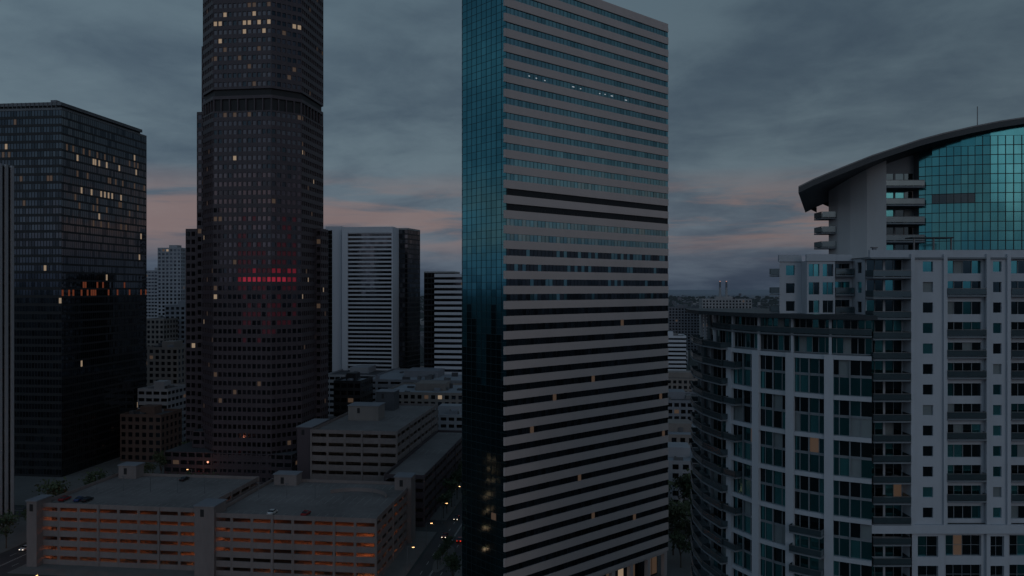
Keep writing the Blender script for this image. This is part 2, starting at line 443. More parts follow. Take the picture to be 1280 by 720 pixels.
def striped_mid():
    e=empty('banded_office_building')
    d=560.; z=PZ(345,d); o=(PX(543,d),d)
    w=M(); c=[o,offs(o,U,V,34,0),offs(o,U,V,34,30),offs(o,U,V,0,30)]
    for i in range(4):
        w.facade(c[i],c[(i+1)%4],0,z,26,9,'white_concrete',picker([('dark_glass_b',9),('dark_glass',5),('lit_dim',.1)]),l=0,b=.3,t=.2,depth=.3)
    w.prism(c,z,z+1.5,'white_concrete','dark_roof')
    w.obj('banded_block',e)
    g=M(); o=(PX(530,575),575.); z=PZ(341,575)
    c=[o,offs(o,U,V,22,0),offs(o,U,V,22,22),offs(o,U,V,0,22)]
    for i in range(4):
        g.facade(c[i],c[(i+1)%4],0,z,26,8,'mullion_dark',picker([('dark_glass',9),('dark_glass_b',5),('lit_dim',.2)]),l=.06,b=.2,t=.1,depth=.2)
    g.prism(c,z,z+1,'mullion_light','dark_roof'); g.obj('glass_block',e)
striped_mid()

DG=picker([('dark_glass',8),('dark_glass_b',5),('lit_dim',.25),('lit_warm',.03)])
def pb(name,px0,px1,d,ytop,dep,wall,**k):
    o=(PX(px0,d),float(d)); return simple_building(name,o,U,V,(px1-px0)/F*d,dep,PZ(ytop,d),wall,DG,**k)
pb('concrete_office_building',197,228,820,311,24,'mid_building',l=.2)
pb('concrete_office_building',181,206,900,339,24,'mid_building',l=.1,b=.4)
pb('concrete_office_building',206,240,640,383,25,'grey_concrete',l=.2)
pb('concrete_office_building',183,206,620,400,30,'tan_wall',l=.2)
pb('brick_office_building',178,225,520,436,30,'tan_wall',l=.2)
pb('white_office_building',172,212,440,488,20,'pale_wall',l=.1,b=.4)
pb('low_rise_building',150,205,415,520,20,'brick',l=.2)
pb('white_office_building',405,475,560,470,60,'pale_wall',l=.05,b=.4)
pb('convention_hall',455,585,520,476,70,'grey_concrete',bw=8,l=.1,b=.5,roof='pale_roof',units=12)
pb('low_rise_building',478,590,455,492,45,'tan_wall',roof='pale_roof',l=.2,units=8)
pb('low_rise_building',417,452,430,478,22,'mullion_dark',roof='pale_roof',l=.1,units=3)
pb('low_rise_building',520,600,425,520,26,'pale_wall',roof='pale_roof',l=.15,b=.4,units=4)
pb('banded_apartment_building',815,857,760,421,30,'white_concrete',l=0,b=.3,t=.25)
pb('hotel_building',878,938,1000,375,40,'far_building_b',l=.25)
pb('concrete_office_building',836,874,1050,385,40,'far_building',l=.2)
pb('low_rise_building',800,905,610,474,40,'tan_wall',l=.2,units=7)
pb('low_rise_building',800,890,470,502,40,'grey_concrete',l=.15,units=9,roof='dark_roof')
pb('stone_civic_building',805,900,395,545,40,'tan_wall',l=.22,b=.25,units=6,roof='pale_roof')
pb('stone_civic_building',800,900,330,578,34,'pale_wall',l=.2,b=.3,units=7,roof='pale_roof')

def stack(px,d,yt):
    m=M(); x=PX(px,d); n=12
    for a,b,r0,r1,mt in((0,.8,6,4,'far_building_b'),(.8,1,4,3.5,'far_building')):
        zt=PZ(yt,d)
        for i in range(n):
            t0=2*math.pi*i/n;t1=2*math.pi*(i+1)/n
            m.poly([(x+r0*math.cos(t0),d+r0*math.sin(t0),a*zt),(x+r0*math.cos(t1),d+r0*math.sin(t1),a*zt),(x+r1*math.cos(t1),d+r1*math.sin(t1),b*zt),(x+r1*math.cos(t0),d+r1*math.sin(t0),b*zt)],mt)
    m.box(x-1.5,x+1.5,d-2,d+2,zt-1,zt+2,'beacon')
    m.obj('smokestack')
stack(900,3000,352); stack(908,3000,352)

# ================================================================= parking garages
def garage(name,o,u,v,lu,lv,zt,levels,pw=7.0,lamps=True,open_b=.5,open_t=.12,wallm='garage_concrete'):
    e=empty(name); fh=zt/levels
    w=M(); c=[o,offs(o,u,v,lu,0),offs(o,u,v,lu,lv),offs(o,u,v,0,lv)]
    for i in range(4):
        a,b=c[i],c[(i+1)%4]; L=math.hypot(a[0]-b[0],a[1]-b[1]); nb=round(L/pw)
        w.facade(a,b,.14,zt,levels,nb,wallm,None,l=.06,b=open_b,t=open_t,depth=.4,hole=True)
        d=((b[0]-a[0])/L,(b[1]-a[1])/L); nrm=(d[1],-d[0])
        for k in range(nb+1):
            if k%3==0: w.obox(offs(a,d,nrm,min(k*L/nb-.35,L-.7) if k else 0,.003),d,nrm,.7,.25,.14,zt+1.05,wallm)
            elif k%3: w.obox(offs(a,d,nrm,k*L/nb-.05,.003),d,nrm,.1,.03,.14,zt,'garage_inside')
    w.obj('facade_panels',e)
    s=M()
    for k in range(1,levels):
        s.obox(offs(o,u,v,.45,.45),u,v,lu-.9,lv-.9,k*fh-.1,k*fh+.12,'garage_inside')
    s.obox(offs(o,u,v,.45,.45),u,v,lu-.9,lv-.9,zt-.3,zt+.02,'deck_concrete')
    for i in range(int(lu//pw)+1):
        for j in range(1,int(lv//9)):
            s.obox(offs(o,u,v,min(i*pw+.5,lu-1.2),j*9),u,v,.6,.6,.14,zt-.31,'garage_inside')
    s.obox(offs(o,u,v,2,11),u,v,lu-4,.4,.14,zt-.32,'garage_inside')
    s.obj('slabs_and_columns',e)
    p=M(); parapet(p,o,u,v,lu,lv,zt,1.05,.3,wallm); p.obj('parapet',e)
    k=M()
    for row in (2.0,lv-7.2,lv*.5-5.2,lv*.5+.2):
        n=int((lu-6)/2.7)
        for i in range(n+1):
            k.obox(offs(o,u,v,3+i*2.7,row),u,v,.12,5.0,zt+.021,zt+.026,'deck_paint')
    k.obj('bay_markings',e)
    if lamps:
        g=M()
        for kk in range(levels):
            zc=(kk+1)*fh-.16 if kk<levels-1 else zt-.36
            for i in range(int(lu//7)):
                if R.random()<.7:
                    g.obox(offs(o,u,v,3+i*7+R.uniform(-1,1),3.2),u,v,1.5,.3,zc-.08,zc-.02,'garage_lamp')
            for i in range(int(lv//12)):
                if R.random()<.6: g.obox(offs(o,u,v,lu-4,5+i*12),u,v,.3,1.5,zc-.08,zc-.02,'garage_lamp')
        g.obj('ceiling_lamps',e)
    return e
def head_house(e,o,u,v,w,d,z0,z1,mt='garage_concrete'):
    m=M(); m.obox(o,u,v,w,d,z0,z1,mt); m.obox(offs(o,u,v,-.3,-.3),u,v,w+.6,d+.6,z1+.003,z1+.35,'grey_concrete')
    m.obox(offs(o,u,v,w*.3,-.06),u,v,1.2,.05,z1-3.2,z1-.9,'black_louver'); m.obj('stair_tower',e)
def deck_lamp(e,p,z,h=5):
    m=M(); m.box(p[0]-.08,p[0]+.08,p[1]-.08,p[1]+.08,z+.03,z+h,'steel'); m.box(p[0]-.7,p[0]+.7,p[1]-.15,p[1]+.15,z+h+.002,z+h+.16,'steel'); m.obj('deck_light_pole',e)
zg=18.6
GR=(-41.5,244.0)
g1=garage('parking_garage',offs(GR,U,V,-53,0),U,V,53,46,zg,6)
head_house(g1,offs(GR,U,V,-4.6,38),U,V,6,6.2,.14,zg+4.6)
head_house(g1,offs(GR,U,V,-50,40),U,V,8.5,5,zg+.03,zg+3.8)
head_house(g1,offs(GR,U,V,-58,-1.2),U,V,6.5,8,.14,zg+3.2)
g1b=garage('parking_garage',offs(GR,U,V,-114,3),U,V,55.5,43,zg+.4,6)
head_house(g1b,offs(GR,U,V,-111,41),U,V,7,5,zg+.43,zg+5.2)
head_house(g1b,offs(GR,U,V,-116,0),U,V,3.5,7,.14,zg+2.6)
for i in range(5):
    deck_lamp(g1,offs(GR,U,V,-8-i*10,23),zg); deck_lamp(g1b,offs(GR,U,V,-68-i*10,24),zg+.4)
rm=M()
for i in range(14):
    a0=math.pi*(i/14)*.75+.2; a1=math.pi*((i+1)/14)*.75+.2
    cc=offs(GR,U,V,-16,26)
    def q(a,r): return offs(cc,U,V,r*math.cos(a),r*math.sin(a)*.8)
    rm.prism([q(a0,11.2),q(a0,11.6),q(a1,11.6),q(a1,11.2)][::-1],zg+.03,zg+1.3,'garage_concrete')
rm.obj('ramp_wall',g1)
G2=(PX(388,330),330.)
z2=30.6
g2=garage('parking_garage',G2,U,V,36.5,78,z2,8,lamps=False)
head_house(g2,offs(G2,U,V,6,30),U,V,14,10,z2+.03,z2+6.5,'tan_wall')
head_house(g2,offs(G2,U,V,10,60),U,V,9,9,z2+.03,z2+9,'dark_roof')
head_house(g2,offs(G2,U,V,-6.5,2),U,V,6.4,20,.14,z2+1.5,'brown_granite')
g3=garage('parking_garage',(-48.5,303.),U,V,15.5,95,18.5,5,lamps=False,wallm='brown_granite')

# ================================================================= apartment tower (right)
def condo():
    e=empty('apartment_tower')
    TL=picker([('condo_teal',6),('condo_teal_b',2.5),('condo_dark',5),('blind',.9),('lit_dim',.04)])
    DK=picker([('condo_teal',3.2),('condo_dark',8),('condo_teal_b',1.0),('blind',.8),('lit_dim',.07)])
    TA=picker([('condo_teal',6),('condo_teal_b',3.5),('condo_dark',1),('blind',.5)])
    TB=picker([('condo_teal',3.0),('condo_dark',6),('condo_teal_b',.4),('blind',.8),('lit_dim',.07)])
    CV=lambda f,k,a,b: (TA if f%2==0 else TB)(f,k,a,b)
    def balcony(m,p0,p1,z,out,rail=1.05,slab=.22):
        dx,dy=p1[0]-p0[0],p1[1]-p0[1]; L=math.hypot(dx,dy); d=(dx/L,dy/L); n=(d[1],-d[0])
        m.obox(offs(p0,d,n,0,.01),d,n,L,out,z,z+slab,'condo_slab')
        m.obox(offs(p0,d,n,0,out-.06),d,n,L,.05,z+slab+.12,z+slab+rail-.1,'rail_glass')
        m.obox(offs(p0,d,n,0,out-.09),d,n,L,.1,z+slab+rail-.08,z+slab+rail,'steel')
        for k in range(int(L//1.5)+1):
            m.obox(offs(p0,d,n,min(k*1.5,L-.07),out-.13),d,n,.06,.06,z+slab+.002,z+slab+rail-.09,'steel')
        for a in (0,L-.05):
            m.obox(offs(p0,d,n,a,.05),d,n,.05,out-.2,z+slab+.1,z+slab+rail,'rail_glass')
        if R.random()<.4 and out>1.2:
            a=R.uniform(.3,max(.4,L-1.2)); m.obox(offs(p0,d,n,a,.5),d,n,.7,.6,z+slab+.003,z+slab+.75,R.choice(['bark','steel','leaves','blind']))
    YF=120.; zt=94.6; zb=54.6; fh=(zt-zb)/13
    SK=(.40,.9165)
    w=M(); bal=M()
    secs=[(60,64.8,1,.34,0,'s'),(64.8,71.2,1,.08,3,'w'),(71.2,74.4,1,.30,0,'s'),(74.4,81,1,.08,3,'w'),(81,84.5,1,.3,0,'s'),(84.5,91,1,.08,3,'w'),(91,96,1,.3,0,'s')]
    for x0,x1,nb,l,mu,k in secs:
        yy=YF if k=='s' else YF+.5
        w.facade((x0,yy),(x1,yy),zb,zt,13,nb,'condo_white',(TL if k=='s' else DK),l=l,b=.22 if k=='w' else .3,t=.16 if k=='w' else .2,depth=.3,mull=mu,hm=0,mullm='condo_slab',mw=.12)
        w.facade((x0,yy),(x1,yy),0.,zb-1.3,12,nb,'condo_white',DK,l=min(l,.18),b=.18,t=.12,depth=.5,mull=max(mu,1),hm=1,mullm='condo_slab')
        if k=='w':
            w.poly([(x0,YF,0),(x0,YF+.5,0),(x0,YF+.5,zt),(x0,YF,zt)],'condo_white'); w.poly([(x1,YF+.5,0),(x1,YF,0),(x1,YF,zt),(x1,YF+.5,zt)],'condo_white')
            for f in range(13):
                if f in(1,2,4,5,7,8,9,11): 
                    balcony(bal,(x0+.3,YF+.5),(x1-.3,YF+.5),zb+f*fh+.25,1.0)
    for x in (60.0,64.9,71.3,74.4,81.1,84.5,91.1): w.box(x-.3,x+.25,YF-.35,YF+.02,zb+.01,zt+.5,'condo_white')
    w.facade((54,YF+2.2),(59.68,YF+2.2),0,zt,31,2,'condo_white',DK,l=.06,b=.05,t=.12,depth=.1,mull=1,mullm='condo_slab')
    w.poly([(59.69,YF,0),(59.69,YF+2.2,0),(59.69,YF+2.2,zt),(59.69,YF,zt)],'condo_white')
    w.facade((53.95,160),(53.95,YF+2.2),0,zt,31,9,'condo_white',TL,l=.3,b=.25,t=.2,depth=.2)
    for f in range(31):
        z=zt-(f+1)*fh
        balcony(bal,(54,YF+2.2),(59.65,YF+2.2),z-.1,2.7)
    w.box(53.7,96,YF-.5,YF-.003,zb-1.3,zb-.003,'condo_white')
    w.box(53.7,96.2,YF+.02,YF+.6,zt+.003,zt+1.1,'condo_white'); w.box(53.7,96.2,YF-.3,YF+3,zt-.25,zt,'condo_slab')
    w.poly([(53.7,YF+.6,zt+.05),(96,YF+.6,zt+.05),(96,160,zt+.05),(53.7,160,zt+.05)],'pale_roof')
    w.poly([(96,YF,0),(96,160,0),(96,160,zt),(96,YF,zt)],'condo_white'); w.poly([(96,160,0),(53.7,160,0),(53.7,160,zt),(96,160,zt)],'condo_white')
    zc=85.6; e0=(42.9,128.3); e1=(42.9+SK[0]*24,128.3+SK[1]*24)
    w.facade((46.4,125.8),(50.8,125.8),zc,zt-.4,3,2,'condo_white',TL,l=.12,b=.18,t=.15,depth=.3,mull=1,mullm='condo_slab')
    w.facade((50.8,127),(53.94,127),zc,zt-.4,3,1,'condo_white',DK,l=.1,b=.2,t=.12,depth=.3,mull=1,mullm='condo_slab')
    w.facade(e0,(46.4,128.3),zc,zt-.4,3,1,'condo_white',TL,l=.3,b=.25,t=.2,depth=.3,mull=0)
    w.facade(e1,e0,zc,zt-.4,3,6,'condo_white',TL,l=.14,b=.2,t=.2,depth=.3,mull=1)
    for x0,x1,y in((46.4,50.8,125.8),(42.9,46.4,128.3),(50.8,53.9,127)):
        w.box(x0-.15,x1+.0,y-.2,y+.3,zt-.38,zt+.7,'condo_white')
    w.poly([(46.4,125.8,zc),(46.4,125.8,zt-.4),(46.4,128.3,zt-.4),(46.4,128.3,zc)],'condo_white')
    w.poly([(50.8,127,zc),(50.8,127,zt-.4),(50.8,125.8,zt-.4),(50.8,125.8,zc)],'condo_white')
    w.poly([(*e0,zt-.36),(46.4,128.3,zt-.36),(46.4,125.8,zt-.36),(53.9,125.8,zt-.36),(53.9,e1[1],zt-.36),(*e1,zt-.36)],'pale_roof')
    for f in range(3): 
        balcony(bal,(e0[0]+SK[0]*5,e0[1]+SK[1]*5),(e0[0]+SK[0]*.5,e0[1]+SK[1]*.5),zc+f*3-.05+.3,1.6); balcony(bal,(50.9,127),(53.8,127),zc+f*3+.2,1.3)
    w.obj('upper_blocks',e)
    # curved block
    c=M()
    ctrl=[(37.2,158),(36.0,150.5),(36.0,143.5),(37.4,136.6),(40.0,130.6),(43.8,125.8),(48.3,122.0),(53.6,119.2)]
    z1=79.6
    for i in range(len(ctrl)-1):
        a,b=ctrl[i],ctrl[i+1]
        L=math.hypot(a[0]-b[0],a[1]-b[1]); d=((b[0]-a[0])/L,(b[1]-a[1])/L); nrm=(d[1],-d[0]); inn=(-nrm[0],-nrm[1])
        if i>=3:
            c.facade(a,b,z1-13*6.1,z1,26,1,'condo_slab',CV,l=.0,b=.10,t=.03,depth=.15,mull=3,mullm='condo_slab',mw=.14)
            for f in range(14):
                z=z1-f*6.1; c.obox(offs(a,d,nrm,0,.0),d,nrm,L,.4,z-.45,z+.2,'condo_white')
            c.obox(offs(a,d,nrm,-.6,.0),d,nrm,1.3,.6,0,z1+.26,'condo_white')
            c.obox(offs(a,d,nrm,L*.5-.1,.0),d,nrm,.2,.2,0,z1,'condo_slab')
        else:
            c.facade(a,b,z1-26*3.05,z1,26,2,'condo_slab',DK,l=.04,b=.12,t=.05,depth=.15,mull=1,mullm='condo_slab')
            c.obox(offs(a,d,nrm,-.3,.0),d,nrm,.5,.5,0,z1,'condo_slab')
        if i<3:
            for f in range(27): balcony(bal,a,b,z1-f*3.05-.1,1.9)
        if i==3:
            for f in range(27):
                if f%2: balcony(bal,a,offs(a,d,nrm,L*.45,0),z1-f*3.05-.1,1.6)
        if i==5:
            for f in (9,10,11,12,13): balcony(bal,offs(a,d,nrm,.5,0),offs(a,d,nrm,L-.5,0),z1-f*3.05-.1,2.0)
        a2=offs(a,d,inn,0,1.3); b2=offs(b,d,inn,0,1.3)
        c.facade(a2,b2,z1+.25,85.3,2,3,'condo_slab',TL,l=.03,b=.06,t=.08,depth=.1,mull=1,mullm='mullion_light')
        c.obox(offs(a,d,nrm,0,-.5),d,nrm,.4,.4,z1+.26,85.3,'condo_white')
        if i>=2: balcony(bal,offs(a,d,inn,0,1.2),offs(b,d,inn,0,1.2),z1+3.0,1.3)
    c.prism(ctrl+[(53.6,158)],z1,z1+.2,'condo_slab','pale_roof')
    ov=[]; cx,cy=56,150
    for i,p in enumerate(ctrl):
        vx,vy=p[0]-cx,p[1]-cy; L=math.hypot(vx,vy); k=2.9 if i<3 else 1.9; ov.append((p[0]+vx/L*k,p[1]+vy/L*k))
    ov[-1]=(53.6,117.3)
    c.prism(ov+[(53.6,158)],85.3,85.95,'roof_metal')
    c.obj('curved_block',e)
    # penthouse with arched roof
    dR=127.
    prof=[(998,233),(1016,224),(1035,216),(1062,205),(1090,194),(1120,184),(1150,174),(1180,166),(1215,158),(1250,151),(1290,145),(1340,139),(1400,135),(1470,134),(1530,137)]
    pr=[(PX(a,dR),PZ(y,dR)) for a,y in prof]
    def rz(x,y=dR):
        x=x-.40*max(0,(y-dR))
        x=max(x,pr[0][0])
        for (x0,z0),(x1,z1_) in zip(pr,pr[1:]):
            if x0<=x<=x1: return z0+(z1_-z0)*(x-x0)/(x1-x0)
        return pr[-1][1]
    rf=M(); th=1.05; y0,y1=dR,160.; sh=.40*(y1-y0)
    for (x0,za),(x1,zb2) in zip(pr,pr[1:]):
        rf.poly([(x0,y0,za),(x1,y0,zb2),(x1+sh,y1,zb2),(x0+sh,y1,za)],'roof_metal')
        rf.poly([(x0+sh,y1,za-th),(x1+sh,y1,zb2-th),(x1,y0,zb2-th),(x0,y0,za-th)],'roof_metal')
        rf.poly([(x0,y0,za-th),(x1,y0,zb2-th),(x1,y0,zb2),(x0,y0,za)],'roof_metal')
        rf.poly([(x1+sh,y1,za-th),(x0+sh,y1,zb2-th),(x0+sh,y1,zb2),(x1+sh,y1,za)],'roof_metal')
        rf.poly([(x0,y0-.05,za-.18),(x1,y0-.05,zb2-.18),(x1,y0-.05,zb2+.04),(x0,y0-.05,za+.04)],'steel')
    rf.poly([(pr[0][0]+sh,y1,pr[0][1]-th),(pr[0][0],y0,pr[0][1]-th),(pr[0][0],y0,pr[0][1]),(pr[0][0]+sh,y1,pr[0][1])],'roof_metal')
    rf.obj('arched_roof',e)
    t=M()
    arc=[(67.8,133.4),(69.5,132.4),(71.5,131.6),(73.5,130.9),(75.5,130.4),(77.7,129.9),(80,129.6),(82.5,129.4),(85,129.3),(87.5,129.4),(90,129.6),(92.5,130),(95,130.6),(100,132.6),(105,136)]
    for a,b in zip(arc,arc[1:]):
        top=min(rz(*a),rz(*b))-1.05
        nf=max(1,int((top-zt)/1.55)); tz=zt+nf*1.55
        t.facade(a,b,zt,tz,nf,2,'mullion_dark',(lambda f,k,x,y:'condo_dark' if (f==6 and 69<a[0]<75) else R.choice(['penthouse_glass','penthouse_glass','penthouse_glass_b'])),l=.035,b=.05,t=.02,depth=.08,jit=.004)
        t.poly([(a[0],a[1],tz),(b[0],b[1],tz),(b[0],b[1],rz(*b)-1.0),(a[0],a[1],rz(*a)-1.0)],'penthouse_glass')
    wl=[(56.4,142.5),(56.8,139.5),(57.7,136.5),(59.2,133.4),(61.3,131)]
    for a,b in zip(wl,wl[1:]):
        t.poly([(a[0],a[1],zt-.3),(b[0],b[1],zt-.3),(b[0],b[1],rz(*b)-1.0),(a[0],a[1],rz(*a)-1.0)],'condo_cream')
    k0=wl[0]; k1=(k0[0]+.42*18,k0[1]+18)
    t.poly([(*k1,zt-.3),(*k0,zt-.3),(*k0,rz(*k0)-1.0),(*k1,rz(*k1)-1.0)],'condo_cream')
    t.facade((61.3,135),(67.8,135),zt,zt+15,5,2,'condo_slab',DK,l=.05,b=.05,t=.1,depth=.1,mull=1)
    t.poly([(61.3,131,zt),(61.3,135,zt),(61.3,135,rz(61.3,135)-1.0),(61.3,131,rz(61.3,131)-1.0)],'condo_cream')
    t.poly([(67.8,135,zt),(67.8,133.3,zt),(67.8,133.3,rz(67.8,133)-1.0),(67.8,135,rz(67.8,135)-1.0)],'condo_slab')
    t.poly([(61.3,135.01,zt+15),(67.8,135.01,zt+15),(67.8,135.01,rz(67.8,135)-1.0),(61.3,135.01,rz(61.3,135)-1.0)],'condo_slab')
    for f in range(1,5): balcony(bal,(61.4,135),(67.8,135),zt+f*3-.1,3.6)
    for f in range(0,4): balcony(bal,(k0[0]+.4,k0[1]+1),(56.7,139.8),zt+f*2.6-.3,2.6)
    for x in (61.5,64.5,67.2): t.box(x,x+.2,122.5,122.7,zt+.06,zt+3,'steel')
    t.box(61.2,67.6,122.3,124.6,zt+3.01,zt+3.2,'roof_metal')
    t.box(56.0,56.5,124,124.5,zt+.06,zt+1.6,'grey_concrete'); t.box(55.8,56.7,123.9,124.6,zt+1.61,zt+1.75,'steel')
    for i in range(5): t.box(69+i*5.2,71+i*5.2,123,124.6,zt+.06,zt+.9+R.random()*.4,'grey_concrete')
    t.obj('penthouse',e)
    bal.obj('balconies',e)
    a=M(); x=PX(1222,135); a.box(x-.05,x+.05,135,135.1,rz(x,135)-.2,PZ(133,135),'steel'); a.obj('roof_mast',e)
condo()

# ================================================================= ground, roads
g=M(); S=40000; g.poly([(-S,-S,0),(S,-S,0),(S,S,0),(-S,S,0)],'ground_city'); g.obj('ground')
rd=M(); mk=M()
def road(p,d,L,w,z=.004,dash=True):
    n=(-d[1],d[0]); a=offs(p,d,n,0,-w/2)
    rd.poly([(*a,z),(*offs(a,d,n,L,0),z),(*offs(a,d,n,L,w),z),(*offs(a,d,n,0,w),z)] ,'asphalt')
    if dash:
        k=0
        while k<L:
            q=offs(p,d,n,k,0)
            for o_ in (-w/4,w/4):
                b=offs(q,d,n,0,o_-.08); mk.poly([(*b,z+.008),(*offs(b,d,n,3,0),z+.008),(*offs(b,d,n,3,.16),z+.008),(*offs(b,d,n,0,.16),z+.008)],'road_paint')
            k+=9
        for o_ in (-.2,.12):
            b=offs(p,d,n,0,o_); mk.poly([(*b,z+.008),(*offs(b,d,n,L,0),z+.008),(*offs(b,d,n,L,.12),z+.008),(*offs(b,d,n,0,.12),z+.008)],'road_paint')
RC=(-26.5,244.)
road(offs(RC,U,V,0,-200),V,900,13)
road(offs(RC,U,V,-140,-200),V,1100,16,z=.004)
road(offs(RC,U,V,-500,-22),U,900,16,z=.008)
road(offs(RC,U,V,-500,58),U,480,12,z=.008)
road(offs(RC,U,V,-500,240),U,1000,14,z=.008)
road(offs(RC,U,V,95,-200),V,900,13)
rd.obj('road'); mk.obj('road_marking')
def pave(name,o,lu,lv): 
    m=M(); m.obox(o,U,V,lu,lv,0.0,.13,'pavement'); m.obj(name)
pave('pavement',offs(GR,U,V,-118,-6),125.5,58)
pave('pavement',offs(RC,U,V,7.2,-13),80,67)
pave('pavement',offs(RC,U,V,7.2,65),80,165)
pave('pavement',offs(RC,U,V,-131,65),124,166)
pave('pavement',offs(RC,U,V,-300,-13),151,62)
pave('pavement',offs(RC,U,V,-300,65),151,166)
pave('pavement',offs(RC,U,V,-131,-160),124,129)
isl=M(); pts=[]
for i in range(20):
    t=2*math.pi*i/20; pts.append(offs(RC,U,V,1.2+2.6*math.cos(t),22+13*math.sin(t)))
isl.prism(pts,0.013,.15,'pavement'); isl.obj('traffic_island')

# ================================================================= trees
def tree_mesh(name,h,rad,n):
    m=M(); 
    def limb(a,b,r0,r1):
        a=Vector(a);b=Vector(b);d=(b-a).normalized(); s=d.orthogonal().normalized(); t=d.cross(s)
        for i in range(6):
            t0=math.pi*i/3;t1=math.pi*(i+1)/3
            o0=s*math.cos(t0)+t*math.sin(t0);o1=s*math.cos(t1)+t*math.sin(t1)
            m.poly([a+o0*r0,a+o1*r0,b+o1*r1,b+o0*r1],'bark')
    limb((0,0,0),(0,0,h*.45),.25,.15)
    ends=[]
    for i in range(7):
        t=2*math.pi*i/7+R.random()*.5; rr=rad*R.uniform(.35,.75); zz=h*R.uniform(.55,.92)
        limb((0,0,h*R.uniform(.3,.45)),(rr*math.cos(t),rr*math.sin(t),zz),.1,.03); ends.append((rr*math.cos(t),rr*math.sin(t),zz))
    ends.append((0,0,h*.85))
    for i in range(n):
        c=Vector(R.choice(ends)); q=Vector((R.gauss(0,1),R.gauss(0,1),R.gauss(0,.8))); q=q*(rad*.27)
        p=c+q; s=R.uniform(.22,.5)
        a=Vector((R.gauss(0,1),R.gauss(0,1),R.gauss(0,1))).normalized(); b=a.orthogonal().normalized()
        m.poly([p-a*s-b*s*.6,p+a*s-b*s*.6,p+a*s*.7+b*s*.7,p-a*s+b*s*.6],'leaves' if q.z<.2 else 'leaves_b')
    o=m.obj(name); me=o.data; bpy.data.objects.remove(o); return me
TM=[tree_mesh('street_tree_mesh_%d'%i,R.uniform(9,13),R.uniform(3.2,4.6),520) for i in range(4)]
def tree(p,s=1):
    o=bpy.data.objects.new('deciduous_tree',R.choice(TM)); scene.collection.objects.link(o)
    o.location=(p[0],p[1],.12); o.rotation_euler=(0,0,R.uniform(0,6.28)); o.scale=(s,s,s*R.uniform(.9,1.15))
for i in range(12): tree(offs(RC,U,V,9.5,-5+i*9+R.uniform(-1,1)) if i<1 else offs(RC,U,V,9.3,66+i*9),R.uniform(.7,1))
for i in range(14): tree(offs(RC,U,V,-8.6,66+i*10+R.uniform(-2,2)),R.uniform(.6,.9))
for i in range(10): tree(offs(RC,U,V,-130+i*3,67+R.uniform(-1,5)),R.uniform(.7,1.1))
for i in range(16): tree(offs(RC,U,V,-151,-10+i*12),R.uniform(.8,1.2))
for i in range(26): tree((R.uniform(52,72),R.uniform(225,330)),R.uniform(.9,1.4))
for i in range(6): tree(offs(RC,U,V,1.2,12+i*4),.4)

# ================================================================= cars & lamps
def car_mesh(paint,lights):
    m=M(); 
    prof=[(-2.2,.35),(-2.25,.75),(-2.0,.95),(-1.35,1.0),(-.85,1.42),(.55,1.45),(1.15,1.02),(2.05,.85),(2.25,.6),(2.2,.35)]
    W=lambda p:.88 if p[1]<1.05 else .68
    for i in range(len(prof)-1):
        a,b=prof[i],prof[i+1]
        gl=i in(3,5)
        m.poly([(a[0],-W(a),a[1]),(a[0],W(a),a[1]),(b[0],W(b),b[1]),(b[0],-W(b),b[1])],'dark_glass_b' if gl else paint)
    for s in(-1,1):
        body=[p for p in prof if p[1]<1.05]
        m.poly([(p[0],s*.88,p[1]) for p in body],paint)
        m.poly([(-1.35,s*.88,1.0),(1.15,s*.88,1.02),(.55,s*.68,1.45),(-.85,s*.68,1.42)],'dark_glass_b')
        for x in(-1.4,1.4):
            c=[(x+.33*math.cos(t*math.pi/6),.33+.33*math.sin(t*math.pi/6)) for t in range(12)]
            m.poly([(q[0],s*.90,q[1]) for q in c],'tyre')
            for k in range(12):
                q,r=c[k],c[(k+1)%12]; m.poly([(q[0],s*.90,q[1]),(r[0],s*.90,r[1]),(r[0],s*.65,r[1]),(q[0],s*.65,q[1])],'tyre')
            m.poly([(x+.18*math.cos(t*math.pi/4),s*.905,.33+.18*math.sin(t*math.pi/4)) for t in range(8)],'steel')
        m.box(2.22,2.27,s*.62-.15,s*.62+.15,.6,.75,'head_light' if lights else 'steel')
        m.box(-2.29,-2.23,s*.65-.15,s*.65+.15,.72,.86,'tail_light' if lights else 'car_red')
    o=m.obj('c'); me=o.data; bpy.data.objects.remove(o); return me
paints=['car_white','car_black','car_silver','car_red','car_blue']
CM={(p,l):car_mesh(p,l) for p in paints for l in(0,1)}
def car(p,z,a,l=0,name='parked_car'):
    o=bpy.data.objects.new(name,CM[(R.choice(paints),l)]); scene.collection.objects.link(o); o.location=(p[0],p[1],z); o.rotation_euler=(0,0,a)
aV=math.pi/2-ang
for a,b in ((-110,10),(-104.6,10),(-101.9,10),(-85,41),(-35,4.4),(-24,4.4)): 
    car(offs(GR,U,V,a,b),zg+.44 if a<-58 else zg+.03,aV)
for i in range(6): car(offs(RC,U,V,3.0,40+i*15+R.uniform(-2,2)),.01,aV,1,'moving_car')
for i in range(3): car(offs(RC,U,V,-3.2,45+i*22+R.uniform(-2,2)),.01,aV+math.pi,1,'moving_car')
for i in range(18): car(offs(RC,U,V,-137,15+i*10+R.uniform(-3,3)),.01,aV,1,'moving_car')
for i in range(18): car(offs(RC,U,V,-143.5,12+i*10+R.uniform(-3,3)),.01,aV+math.pi,1,'moving_car')
for i in range(8): car(offs(RC,U,V,-130+i*13+R.uniform(-3,3),-19),.015,-ang,1,'moving_car')
for i in range(14): car(offs(RC,U,V,-136+i*2.9,-29.5),.015,aV,0,'parked_car')
